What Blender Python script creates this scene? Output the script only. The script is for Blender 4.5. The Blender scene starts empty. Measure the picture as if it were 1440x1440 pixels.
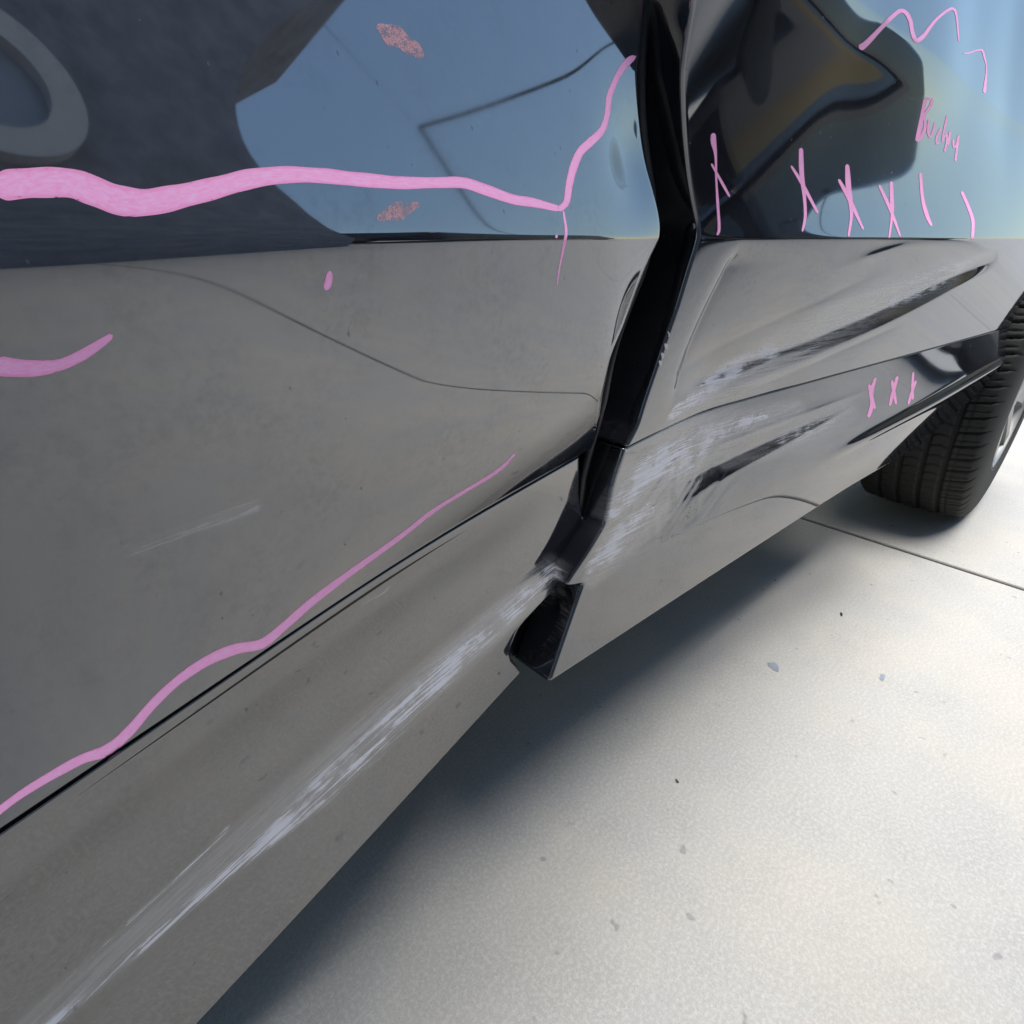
import bpy, math, random
import numpy as np
from mathutils import Vector
from mathutils.bvhtree import BVHTree

S = bpy.context.scene
COL = S.collection
random.seed(4)
RNG = np.random.default_rng(7)

# ------------------------------------------------------------------ camera
# world: X runs along the car (towards the rear wheel), Y points into the car, Z up
CAM_Z = 0.656
PITCH = math.atan(385 / 780)
YAW = math.radians(46.9)             # heading measured from +X towards +Y
FPX = 780.0                          # focal length for a 1440 px wide frame
cam = bpy.data.cameras.new('camera')
cam.sensor_width = 36.0
cam.lens = FPX / 1440 * 36
cam.clip_start = 0.01
cam.clip_end = 2000
cam_o = bpy.data.objects.new('camera', cam)
COL.objects.link(cam_o)
cam_o.location = (0, 0, CAM_Z)
cam_o.rotation_euler = (math.pi / 2 - PITCH, 0, YAW - math.pi / 2)
S.camera = cam_o

# ------------------------------------------------------------------ sky and sun
SUN_EL = math.radians(83)
SUN_AZ = math.radians(-72)           # direction towards the sun, from +X
w = bpy.data.worlds.new('World')
S.world = w
w.use_nodes = True
nt = w.node_tree
sky = nt.nodes.new('ShaderNodeTexSky')
sky.sky_type = 'NISHITA'
sky.sun_disc = False
sky.sun_elevation = SUN_EL
sky.sun_rotation = math.pi / 2 - SUN_AZ
sky.air_density = 1.6
sky.dust_density = 0.1
sky.ozone_density = 3.6
nt.nodes['Background'].inputs['Strength'].default_value = 0.15
nt.links.new(sky.outputs['Color'], nt.nodes['Background'].inputs['Color'])
sun = bpy.data.lights.new('sun', 'SUN')
sun.energy = 4.2
sun.angle = math.radians(38)
sun.color = (1.0, 0.95, 0.87)
sun_o = bpy.data.objects.new('sun', sun)
COL.objects.link(sun_o)
sd = Vector((math.cos(SUN_EL) * math.cos(SUN_AZ), math.cos(SUN_EL) * math.sin(SUN_AZ), math.sin(SUN_EL)))
sun_o.rotation_euler = sd.to_track_quat('Z', 'Y').to_euler()
S.view_settings.view_transform = 'Standard'
S.view_settings.look = 'None'
S.view_settings.gamma = 1.0
S.view_settings.use_curve_mapping = False
S.view_settings.exposure = 0.62
S.cycles.max_bounces = 6
S.cycles.glossy_bounces = 4
S.cycles.caustics_reflective = False
S.cycles.sample_clamp_indirect = 6.0

# ------------------------------------------------------------------ measuring helpers
cp, sp = math.cos(PITCH), math.sin(PITCH)
FW = np.array([math.cos(YAW), math.sin(YAW)])
RT = np.array([math.sin(YAW), -math.cos(YAW)])


def ray(px, py):
    u, v = px - 720.0, 720.0 - py
    f = FPX * cp + v * sp
    h = FW * f + RT * u
    return np.array([h[0], h[1], v * cp - FPX * sp])


def project(X, Y, Z):
    X, Y, Z = np.asarray(X, float), np.asarray(Y, float), np.asarray(Z, float) - CAM_Z
    f = X * FW[0] + Y * FW[1]
    r = X * RT[0] + Y * RT[1]
    d = f * cp - Z * sp
    v = f * sp + Z * cp
    d = np.where(d < 1e-3, 1e-3, d)
    return 720 + FPX * r / d, 720 - FPX * v / d


def at_z(px, py, z):
    d = ray(px, py)
    return d * ((z - CAM_Z) / d[2])


def hit(px, py, F, t1=0.0035):
    """where the sight line meets the surface Y = F(X, z)"""
    d = ray(px, py)
    ts = np.linspace(0.00002, t1, 3000)
    X, Y, Z = d[0] * ts, d[1] * ts, CAM_Z + d[2] * ts
    g = Y - F(X, Z)
    k = int(np.argmax(g > 0))
    t = ts[k]
    return d[0] * t, d[1] * t, CAM_Z + d[2] * t


def table(pts, sig, lo, hi, n=4000):
    """smooth curve through (x, y) pairs: straight pieces, then blurred"""
    pts = sorted(pts)
    xs = np.linspace(lo - 6 * sig, hi + 6 * sig, n)
    px = np.array([p[0] for p in pts]); py = np.array([p[1] for p in pts])
    ys = np.interp(xs, px, py)
    if len(pts) > 1:
        s0 = (py[1] - py[0]) / (px[1] - px[0]); s1 = (py[-1] - py[-2]) / (px[-1] - px[-2])
        ys = np.where(xs < px[0], py[0] + (xs - px[0]) * s0, ys)
        ys = np.where(xs > px[-1], py[-1] + (xs - px[-1]) * s1, ys)
    st = xs[1] - xs[0]
    m = max(1, int(4 * sig / st))
    k = np.exp(-0.5 * (np.arange(-m, m + 1) * st / sig) ** 2); k /= k.sum()
    yp = np.concatenate([ys[0] + (ys[1] - ys[0]) * np.arange(-m, 0), ys, ys[-1] + (ys[-1] - ys[-2]) * np.arange(1, m + 1)])
    ys = np.convolve(yp, k, 'valid')
    return lambda x: np.interp(x, xs, ys)


def sst(a, b, x):
    t = np.clip((x - a) / (b - a), 0, 1)
    return t * t * (3 - 2 * t)


def gauss(x, s):
    return np.exp(-0.5 * (x / s) ** 2)


# ------------------------------------------------------------------ object helpers
def tag(o, label=None, cat=None, group=None, kind=None):
    for k, v in (('label', label), ('category', cat), ('group', group), ('kind', kind)):
        if v:
            o[k] = v
    return o


def empty(name, loc=(0, 0, 0), parent=None):
    o = bpy.data.objects.new(name, None)
    COL.objects.link(o)
    o.location = loc
    o.empty_display_size = 0.05
    o.parent = parent
    return o


def mesh_obj(name, verts, faces, mat, parent=None, smooth=True, attrs=None):
    me = bpy.data.meshes.new(name)
    me.from_pydata([tuple(v) for v in verts], [], faces)
    me.validate()
    me.polygons.foreach_set('use_smooth', [smooth] * len(me.polygons))
    for k, arr in (attrs or {}).items():
        a = me.attributes.new(k, 'FLOAT', 'POINT')
        a.data.foreach_set('value', np.asarray(arr, dtype=np.float32))
    me.update()
    me.materials.append(mat)
    o = bpy.data.objects.new(name, me)
    COL.objects.link(o)
    o.parent = parent
    return o


def grid_faces(nj, ni, off=0, flip=False, wrap=False):
    f = []
    for j in range(nj - 1):
        for i in range(ni - (0 if wrap else 1)):
            k = (i + 1) % ni
            q = (off + j * ni + i, off + j * ni + k, off + (j + 1) * ni + k, off + (j + 1) * ni + i)
            f.append(q[::-1] if flip else q)
    return f


# ------------------------------------------------------------------ materials
def new_mat(name):
    m = bpy.data.materials.new(name)
    m.use_nodes = True
    t = m.node_tree
    return m, t, t.nodes['Principled BSDF']


def N(t, kind, **kw):
    n = t.nodes.new(kind)
    for k, v in kw.items():
        if k in n.inputs:
            n.inputs[k].default_value = v
        else:
            setattr(n, k, v)
    return n


def mathn(t, op, a, b=None, c=None, clamp=False):
    n = t.nodes.new('ShaderNodeMath'); n.operation = op; n.use_clamp = clamp
    for i, v in enumerate((a, b, c)):
        if v is None:
            continue
        if isinstance(v, (int, float)):
            n.inputs[i].default_value = v
        else:
            t.links.new(v, n.inputs[i])
    return n.outputs[0]


def ramp(t, fac, a, b, va=0.0, vb=1.0):
    n = t.nodes.new('ShaderNodeMapRange'); n.interpolation_type = 'SMOOTHSTEP'
    t.links.new(fac, n.inputs['Value'])
    n.inputs['From Min'].default_value = a; n.inputs['From Max'].default_value = b
    n.inputs['To Min'].default_value = va; n.inputs['To Max'].default_value = vb
    return n.outputs['Result']


def mixc(t, fac, a, b):
    n = t.nodes.new('ShaderNodeMix'); n.data_type = 'RGBA'
    for s, v in ((0, fac), (6, a), (7, b)):
        if isinstance(v, (int, float)):
            n.inputs[s].default_value = v
        elif isinstance(v, tuple):
            n.inputs[s].default_value = v if len(v) == 4 else (*v, 1)
        else:
            t.links.new(v, n.inputs[s])
    return n.outputs[2]


def noise(t, vec, scale, detail=3.0, rough=0.55, dist=0.0):
    n = N(t, 'ShaderNodeTexNoise', Scale=scale, Detail=detail, Roughness=rough, Distortion=dist)
    t.links.new(vec, n.inputs['Vector'])
    return n.outputs['Fac']


def mapped(t, scale=(1, 1, 1), rot=(0, 0, 0), loc=(0, 0, 0)):
    c = t.nodes.new('ShaderNodeTexCoord')
    m = t.nodes.new('ShaderNodeMapping')
    m.inputs['Scale'].default_value = scale
    m.inputs['Rotation'].default_value = rot
    m.inputs['Location'].default_value = loc
    t.links.new(c.outputs['Object'], m.inputs['Vector'])
    return m.outputs['Vector']


def paint_material():
    m, t, b = new_mat('dark_glossy_car_paint')
    v = mapped(t)
    # scratch grain runs along the car
    vs = mapped(t, scale=(2.2, 2.2, 46), rot=(0, math.radians(-3), 0))
    at = N(t, 'ShaderNodeAttribute', attribute_name='scuff')
    ad = N(t, 'ShaderNodeAttribute', attribute_name='dull')
    grain = noise(t, vs, 8, 5, 0.68, 0.9)
    brk = noise(t, v, 34, 3, 0.62)
    film_s = mathn(t, 'MULTIPLY', ramp(t, brk, 0.36, 0.66), 0.34)
    streak = mathn(t, 'MULTIPLY', ramp(t, mathn(t, 'ADD', mathn(t, 'MULTIPLY', grain, 0.75), mathn(t, 'MULTIPLY', brk, 0.25)), 0.495, 0.545), 0.95)
    sc = mathn(t, 'MULTIPLY', mathn(t, 'MULTIPLY', at.outputs['Fac'], 1.35), mathn(t, 'ADD', film_s, streak), clamp=True)
    dull = mathn(t, 'MULTIPLY', ad.outputs['Fac'], ramp(t, grain, 0.30, 0.60, 0.25, 1.0))
    # dust film and dried water spots
    film = ramp(t, noise(t, v, 9, 3, 0.6), 0.3, 0.75)
    fine = ramp(t, noise(t, v, 260, 2, 0.7), 0.35, 0.75)
    vo = N(t, 'ShaderNodeTexVoronoi', Scale=215.0, Randomness=1.0)
    vd = N(t, 'ShaderNodeMapping'); vd.inputs['Scale'].default_value = (1, 1, 0.6)
    tc = t.nodes.new('ShaderNodeTexCoord'); t.links.new(tc.outputs['Object'], vd.inputs['Vector'])
    wob = N(t, 'ShaderNodeTexNoise', Scale=260.0, Detail=0.0)
    t.links.new(vd.outputs['Vector'], wob.inputs['Vector'])
    wv = t.nodes.new('ShaderNodeMix'); wv.data_type = 'RGBA'; wv.inputs[0].default_value = 0.004
    t.links.new(vd.outputs['Vector'], wv.inputs[6]); t.links.new(wob.outputs['Color'], wv.inputs[7])
    t.links.new(wv.outputs[2], vo.inputs['Vector'])
    sep = t.nodes.new('ShaderNodeSeparateColor'); t.links.new(vo.outputs['Color'], sep.inputs['Color'])
    rad = mathn(t, 'MULTIPLY', mathn(t, 'POWER', sep.outputs['Red'], 3.0), 0.15)
    spot = ramp(t, mathn(t, 'SUBTRACT', vo.outputs['Distance'], rad), -0.05, 0.03, 1.0, 0.0)
    spot = mathn(t, 'MULTIPLY', spot, ramp(t, sep.outputs['Green'], 0.2, 0.35))
    dust = mathn(t, 'MULTIPLY', mathn(t, 'MULTIPLY', film, fine), 0.2)
    c = mixc(t, dust, (0.010, 0.011, 0.016, 1), (0.11, 0.11, 0.105, 1))
    c = mixc(t, mathn(t, 'MULTIPLY', spot, 0.5), c, (0.035, 0.034, 0.030, 1))
    c = mixc(t, mathn(t, 'MULTIPLY', dull, 0.75), c, (0.27, 0.27, 0.28, 1))
    c = mixc(t, sc, c, (0.62, 0.62, 0.68, 1))
    t.links.new(c, b.inputs['Base Color'])
    r = mathn(t, 'ADD', 0.022, mathn(t, 'MULTIPLY', film, 0.03))
    r = mathn(t, 'ADD', r, mathn(t, 'MULTIPLY', spot, 0.3))
    r = mathn(t, 'ADD', r, mathn(t, 'MULTIPLY', dull, 0.28))
    r = mathn(t, 'ADD', r, mathn(t, 'MULTIPLY', sc, 0.4), clamp=True)
    t.links.new(r, b.inputs['Roughness'])
    blot = ramp(t, noise(t, v, 26, 4, 0.65), 0.35, 0.7)
    lv = mathn(t, 'SUBTRACT', 0.52, mathn(t, 'MULTIPLY', spot, 0.17))
    lv = mathn(t, 'SUBTRACT', lv, mathn(t, 'MULTIPLY', mathn(t, 'MULTIPLY', blot, fine), 0.09))
    t.links.new(lv, b.inputs['Specular IOR Level'])
    b.inputs['IOR'].default_value = 2.5
    bp = N(t, 'ShaderNodeBump', Strength=1.0, Distance=0.001)
    wn = mathn(t, 'MULTIPLY', mathn(t, 'ADD', ad.outputs['Fac'], at.outputs['Fac']), 0.22)
    t.links.new(mathn(t, 'MULTIPLY', noise(t, vs, 8, 2, 0.6), wn), bp.inputs['Height'])
    t.links.new(bp.outputs['Normal'], b.inputs['Normal'])
    return m


def plain(name, col, rough, ior=1.5, metallic=0.0, bump=0.0, bscale=200, var=0.0):
    m, t, b = new_mat(name)
    v = mapped(t)
    n = noise(t, v, bscale, 4, 0.6)
    lo = tuple(c * (1 - var) for c in col); hi = tuple(min(1, c * (1 + var)) for c in col)
    t.links.new(mixc(t, n, (*lo, 1), (*hi, 1)), b.inputs['Base Color'])
    b.inputs['Roughness'].default_value = rough
    b.inputs['IOR'].default_value = ior
    b.inputs['Metallic'].default_value = metallic
    if bump:
        bp = N(t, 'ShaderNodeBump', Strength=1.0, Distance=bump)
        t.links.new(n, bp.inputs['Height']); t.links.new(bp.outputs['Normal'], b.inputs['Normal'])
    return m


def marker_material():
    m, t, b = new_mat('pink_paint_marker')
    su = N(t, 'ShaderNodeAttribute', attribute_name='along')
    sv = N(t, 'ShaderNodeAttribute', attribute_name='across')
    cv = t.nodes.new('ShaderNodeCombineXYZ')
    t.links.new(mathn(t, 'MULTIPLY', su.outputs['Fac'], 0.9), cv.inputs[0])
    t.links.new(mathn(t, 'MULTIPLY', sv.outputs['Fac'], 4.5), cv.inputs[1])
    n = noise(t, cv.outputs[0], 1.0, 4, 0.65)
    edge = ramp(t, mathn(t, 'ABSOLUTE', sv.outputs['Fac']), 0.55, 1.0)
    c = mixc(t, ramp(t, n, 0.30, 0.68), (1.0, 0.36, 0.68, 1), (1.0, 0.52, 0.84, 1))
    c = mixc(t, mathn(t, 'MULTIPLY', edge, 0.6), c, (0.86, 0.24, 0.52, 1))
    t.links.new(c, b.inputs['Base Color'])
    b.inputs['Roughness'].default_value = 0.6
    # thin, skipping coverage at the rims of a stroke
    al = mathn(t, 'SUBTRACT', ramp(t, n, 0.18, 0.42), mathn(t, 'MULTIPLY', edge, ramp(t, n, 0.36, 0.52, 0.6, 0.0)))
    t.links.new(ramp(t, al, 0.05, 0.5, 0.25, 1.0), b.inputs['Alpha'])
    return m


def smudge_material():
    m, t, b = new_mat('wiped_pink_marker')
    v = mapped(t)
    n = noise(t, v, 2600, 3, 0.7)
    b.inputs['Base Color'].default_value = (0.62, 0.33, 0.36, 1)
    b.inputs['Roughness'].default_value = 0.6
    n2 = noise(t, v, 420, 3, 0.6)
    t.links.new(mathn(t, 'MULTIPLY', ramp(t, n, 0.30, 0.60, 0.1, 0.95), ramp(t, n2, 0.35, 0.55, 0.25, 1.0)), b.inputs['Alpha'])
    return m


def concrete_material():
    m, t, b = new_mat('broomed_concrete')
    v = mapped(t)
    big = noise(t, v, 3.4, 4, 0.6)
    mid = noise(t, v, 9, 5, 0.65)
    fine = noise(t, v, 230, 4, 0.72)
    grit = noise(t, v, 700, 2, 0.6)
    c = mixc(t, ramp(t, big, 0.35, 0.65), (0.40, 0.397, 0.39, 1), (0.445, 0.425, 0.39, 1))
    c = mixc(t, ramp(t, mid, 0.42, 0.75, 0.0, 0.5), c, (0.34, 0.335, 0.33, 1))
    c = mixc(t, ramp(t, fine, 0.42, 0.66, 0.0, 0.5), c, (0.58, 0.565, 0.53, 1))
    c = mixc(t, ramp(t, grit, 0.56, 0.72, 0.0, 0.5), c, (0.22, 0.21, 0.20, 1))
    sp_ = noise(t, v, 38, 2, 0.5)
    c = mixc(t, ramp(t, sp_, 0.70, 0.76, 0.0, 0.5), c, (0.17, 0.17, 0.18, 1))
    t.links.new(c, b.inputs['Base Color'])
    b.inputs['Roughness'].default_value = 0.85
    # broom strokes run across the drive
    vb = mapped(t, scale=(60, 4, 4))
    br = noise(t, vb, 6, 4, 0.6)
    bp = N(t, 'ShaderNodeBump', Strength=0.8, Distance=0.0012)
    h = mathn(t, 'ADD', mathn(t, 'MULTIPLY', br, 0.5), mathn(t, 'ADD', mathn(t, 'MULTIPLY', fine, 0.6), mathn(t, 'MULTIPLY', grit, 0.4)))
    t.links.new(h, bp.inputs['Height']); t.links.new(bp.outputs['Normal'], b.inputs['Normal'])
    return m


PAINT = paint_material()
SEAL = plain('black_rubber_seal', (0.004, 0.005, 0.008), 0.5, 1.35, var=0.3)
UNDER = plain('dark_underbody_plastic', (0.012, 0.012, 0.013), 0.8, 1.3, var=0.3)
PINK = marker_material()
SMUDGE = smudge_material()
CONC = concrete_material()
JOINT = plain('joint_dirt', (0.06, 0.055, 0.05), 0.95, var=0.5, bscale=60)
RUBBER = plain('tyre_rubber', (0.012, 0.012, 0.012), 0.75, 1.45, bump=0.0004, bscale=300, var=0.35)
ALLOY = plain('rim_alloy', (0.42, 0.41, 0.39), 0.5, 1.5, metallic=0.9, var=0.1)
CHIP_DARK = plain('dark_paint_flake', (0.02, 0.02, 0.022), 0.5, var=0.3)
CHIP_BLUE = plain('blue_grey_paint_flake', (0.24, 0.27, 0.32), 0.8, var=0.3)

# ------------------------------------------------------------------ ground
JX = 1.44          # joint that crosses under the sill
JY = -5.2         # joint that runs along the car, behind the photographer
gme = bpy.data.meshes.new('ground')
R_ = 400
ground = mesh_obj('ground', [(-R_, -R_, -0.012), (R_, -R_, -0.012), (R_, R_, -0.012), (-R_, R_, -0.012)], [(0, 1, 2, 3)], CONC, smooth=False)
tag(ground, 'pale concrete driveway with broomed slabs', None, kind='structure')


def slab(x0, x1, y0, y1):
    g, e = 0.0062, 0.004
    x0 += g; x1 -= g; y0 += g; y1 -= g
    vs = []
    for dx, z in ((0, -0.011), (0, -e), (e * 0.3, -e * 0.3), (e, 0)):
        vs += [(x0 + dx, y0 + dx, z), (x1 - dx, y0 + dx, z), (x1 - dx, y1 - dx, z), (x0 + dx, y1 - dx, z)]
    fs = grid_faces(4, 4, wrap=True)
    fs.append((12, 13, 14, 15))
    return mesh_obj('slab', vs, fs, CONC, ground, smooth=False)


xs_j = [JX - 9.6, JX - 6.4, JX - 3.2, JX, JX + 3.2, JX + 6.4, JX + 9.6]
ys_j = [JY - 9.6, JY - 3.2, JY, JY + 6.4, JY + 9.6]
for i in range(len(xs_j) - 1):
    for j in range(len(ys_j) - 1):
        slab(xs_j[i], xs_j[i + 1], ys_j[j], ys_j[j + 1])
jf = mesh_obj('joint_filler', [(xs_j[0], ys_j[0], -0.008), (xs_j[-1], ys_j[0], -0.008), (xs_j[-1], ys_j[-1], -0.008), (xs_j[0], ys_j[-1], -0.008)],
              [(0, 1, 2, 3)], JOINT, ground, smooth=False)

# ------------------------------------------------------------------ the car
car = empty('damaged_car', (0.6, 0.9, 0))
tag(car, 'dark glossy car with a crushed, pink-marked side, parked on pale concrete', 'car')
CARLOC = np.array([0.6, 0.9, 0.0])


def car_part(name, verts, faces, mat, parent=None, smooth=True, attrs=None):
    """part of the car; vertices are given in world coordinates"""
    v = np.asarray(verts, float) - CARLOC
    if parent is None:
        return mesh_obj(name, v, faces, mat, car, smooth, attrs)
    return mesh_obj(name, v, faces, mat, parent, smooth, attrs)   # parents sit at the car's own origin


ZC, ZB, ZE = 0.502, 0.656, 0.300      # seam, body crease, sill edge heights
ZD1, ZD2 = 0.400, 0.372               # upper and lower line of the sill ridge

# --- plan curves (Y over X) measured at the seam, ridge and sill heights
fC = [at_z(x, y, ZC) for x, y in ((0, 1172), (252, 1000), (500, 830), (640, 741), (834, 630))]
yC_f = table([(p[0], p[1]) for p in fC], 0.035, -0.5, 0.5)
fD1 = [at_z(x, y, ZD1) for x, y in ((35, 1440), (350, 1149), (565, 958), (780, 788))]
yD1_f = table([(p[0], p[1]) for p in fD1], 0.05, -0.5, 0.5)
fD2 = [at_z(x, y, ZD2) for x, y in ((115, 1440), (350, 1205), (732, 871))]
yD2_f = table([(p[0], p[1]) for p in fD2], 0.05, -0.5, 0.5)
fE = [at_z(x, y, ZE) for x, y in ((274, 1440), (500, 1198), (732, 944))]
yE_f = table([(p[0], p[1]) for p in fE], 0.05, -0.5, 0.5)

rC = [at_z(x, y, ZC) for x, y in ((880, 632), (980, 580), (1200, 520), (1310, 490), (1420, 460))]
yC_r = table([(p[0], p[1]) for p in rC], 0.04, 0.2, 1.6)
yD_r = table([(0.32, 0.262), (0.586, 0.246), (0.9, 0.215), (1.15, 0.178), (1.46, 0.147)], 0.05, 0.2, 1.6)
zD_r = table([(0.32, 0.378), (0.586, 0.372), (0.9, 0.388), (1.15, 0.41), (1.46, 0.434)], 0.05, 0.2, 1.6)
yB_r = table([(0.30, 0.262), (0.42, 0.240), (0.6, 0.215), (1.0, 0.182), (1.3, 0.163), (1.5, 0.152)], 0.06, 0.2, 1.6)
yE_r = table([(0.286, 0.254), (0.57, 0.243), (0.942, 0.227), (1.25, 0.205), (1.5, 0.18)], 0.06, 0.2, 1.6)


def crease_profile(z, lo, hi, wd):
    """section offset from the crease: slope -lo below it, +hi above, rounded over wd"""
    d = z - ZB
    # softplus style blend keeps the slope continuous
    s = wd
    return hi * (0.5 * (d + np.sqrt(d * d + s * s)) - 0.5 * s) + lo * (0.5 * (-d + np.sqrt(d * d + s * s)) - 0.5 * s)


LO_F = table([(-0.3, 0.13), (0.0, 0.12), (0.2, 0.075), (0.4, 0.055)], 0.06, -0.8, 0.6)


def F_front(X, z):
    X = np.asarray(X, float); z = np.asarray(z, float)
    yb = 0.233 + 0.15 * (X - 0.36) + 0.02 * np.clip(X - 0.1, 0, 1) ** 2
    y = yb + crease_profile(z, LO_F(X), 0.25 - 0.06 * sst(0.05, 0.36, X), 0.0045 - 0.0033 * sst(0.0, 0.22, X))
    y = y + 0.0014 * (1 - np.exp(-np.clip(ZB - z, 0, 1) / 0.014)) * sst(-0.05, 0.2, X)
    # the skin turns under towards the seam
    k = yC_f(X) - yb - LO_F(X) * (ZB - ZC) - 0.0014 * sst(-0.05, 0.2, X)
    u = np.clip((0.600 - z) / (0.600 - ZC), 0, 1.2)
    y = y + k * u ** 2.2
    # shallow dent beside the rear edge, above the crease
    y = y + 0.0062 * gauss(X - 0.328, 0.024) * gauss(z - 0.700, 0.021)
    # rear edge pushed in between crease and seam
    y = y + 0.010 * sst(0.275, 0.36, X) ** 2 * gauss(z - 0.592, 0.032)
    return y


SLO_R = table([(0.30, 0.0), (0.36, 0.0), (0.45, 0.16), (0.60, 0.38), (1.2, 0.38), (1.5, 0.36)], 0.03, 0.2, 1.8)
SHI_R = table([(0.30, -0.44), (0.42, -0.42), (0.60, -0.25), (0.80, -0.10), (0.95, 0.14), (1.2, 0.36), (1.5, 0.36)], 0.04, 0.2, 1.8)
ZU_R = table([(0.30, 0.574), (0.50, 0.578), (0.80, 0.605), (1.10, 0.636), (1.4, 0.66)], 0.04, 0.2, 1.8)
ZM_R = table([(0.30, 0.527), (0.62, 0.547), (0.80, 0.570), (1.10, 0.618), (1.4, 0.645)], 0.04, 0.2, 1.8)
ZL_R = table([(0.30, 0.506), (0.62, 0.523), (0.80, 0.547), (1.10, 0.604), (1.4, 0.63)], 0.04, 0.2, 1.8)
ZQ_R = table([(0.30, 0.505), (0.60, 0.512), (0.90, 0.552), (1.4, 0.60)], 0.04, 0.2, 1.8)


def F_rear(X, z):
    X = np.asarray(X, float); z = np.asarray(z, float)
    yb = yB_r(X)
    d = z - ZB
    lowslope = (yC_r(X) - yb) / (ZB - ZC)
    y = yb + lowslope * (0.5 * (-d + np.sqrt(d * d + 0.004 ** 2)) - 0.002)
    # above the crease the crushed skin is hollow: it faces up at the crease and down higher up
    dp = np.clip(d, 0, None)
    s_lo = SLO_R(X)
    s_hi = SHI_R(X)
    L = 0.13
    dl = np.minimum(dp, L)
    y = y + s_lo * dl + (s_hi - s_lo) * dl * dl / (2 * L) + s_hi * 0.03 * (1 - np.exp(-np.clip(dp - L, 0, None) / 0.03)) + 0.2 * np.clip(dp - L - 0.03, 0, 1)
    # long folded gouge rising rearwards
    zu, zm, zb = ZU_R(X), ZM_R(X), ZL_R(X)
    hh = lambda q: 0.5 * (q + np.sqrt(q * q + 0.0022 ** 2))
    D = 0.0085 * sst(0.40, 0.56, X) * (1 - sst(0.95, 1.2, X))
    y = y + D * ((hh(zu - z) - hh(zm - z)) / (zu - zm) - (hh(zm - z) - hh(zb - z)) / (zm - zb))
    # shallow second fold under the crease
    zq = ZQ_R(X)
    y = y + 0.0020 * np.exp(-np.abs(z - zq) / 0.010) * sst(0.50, 0.60, X) * (1 - sst(0.80, 0.95, X))
    # sharp fold down from the crease
    xl = np.interp(z, [0.50, 0.57, 0.645, 0.66], [0.425, 0.440, 0.468, 0.472])
    y = y + 0.0042 * np.where(X < xl, np.exp((X - xl) / 0.007), np.exp(-(X - xl) / 0.030)) * sst(0.655, 0.635, z) * sst(0.505, 0.610, z)
    # creases fanning out from the gap
    for z0, m_, a_, x0, x1, w_ in ((0.545, 0.22, 0.0022, 0.40, 0.78, 0.012), (0.520, 0.10, -0.0016, 0.42, 0.74, 0.010), (0.575, 0.05, 0.0018, 0.44, 0.70, 0.016), (0.590, 0.16, -0.0014, 0.62, 1.02, 0.010)):
        dq = z - (z0 + m_ * (X - 0.40))
        y = y + a_ * np.exp(-np.sqrt(dq * dq + 0.0012 ** 2) / w_) * sst(x0, x0 + 0.09, X) * (1 - sst(x1 - 0.15, x1, X)) * sst(ZB - 0.002, ZB - 0.02, z)
    # small buckles
    y = y + 0.0007 * np.sin(X * 47 + z * 30) * gauss(z - 0.54, 0.05) * (1 - sst(0.6, 0.85, X))
    return y


def F_fclad(X, z):
    X = np.asarray(X, float); z = np.asarray(z, float)
    a, b_, c, d = yC_f(X), yD1_f(X) + 0.002, yD2_f(X) - 0.0015, yE_f(X)
    # soft kinks: sample, blend by smooth hinge functions
    def hinge(z, z0, s):
        q = z - z0
        return 0.5 * (q + np.sqrt(q * q + s * s))
    m1 = (c - d) / (ZD2 - ZE); m2 = (b_ - c) / (ZD1 - ZD2); m3 = (a - b_) / (ZC - ZD1)
    y = d + m1 * (z - ZE) + (m2 - m1) * hinge(z, ZD2, 0.0025) + (m3 - m2) * hinge(z, ZD1, 0.004)
    u = np.clip((z - ZD1) / (ZC - ZD1), 0, 1)
    y = y + 0.003 * np.sin(np.pi * u) ** 2
    y = y - 0.009 * sst(0.20, 0.37, X) ** 1.5 * np.sin(np.pi * np.clip((z - ZD1 + 0.02) / (ZC - ZD1 + 0.02), 0, 1))
    # pressed step a little below the seam
    st = ZC - 0.020
    y = y + 0.0009 * (0.5 + 0.5 * np.tanh((z - st) / 0.006)) * (1 - sst(0.10, 0.28, X))
    return y


def wob(X, z, k, ph):
    return np.sin(X * k + ph) * np.sin(z * k * 1.3 + 1.7 * ph + 2.1 * np.sin(X * k * 0.37 + ph))


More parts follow.
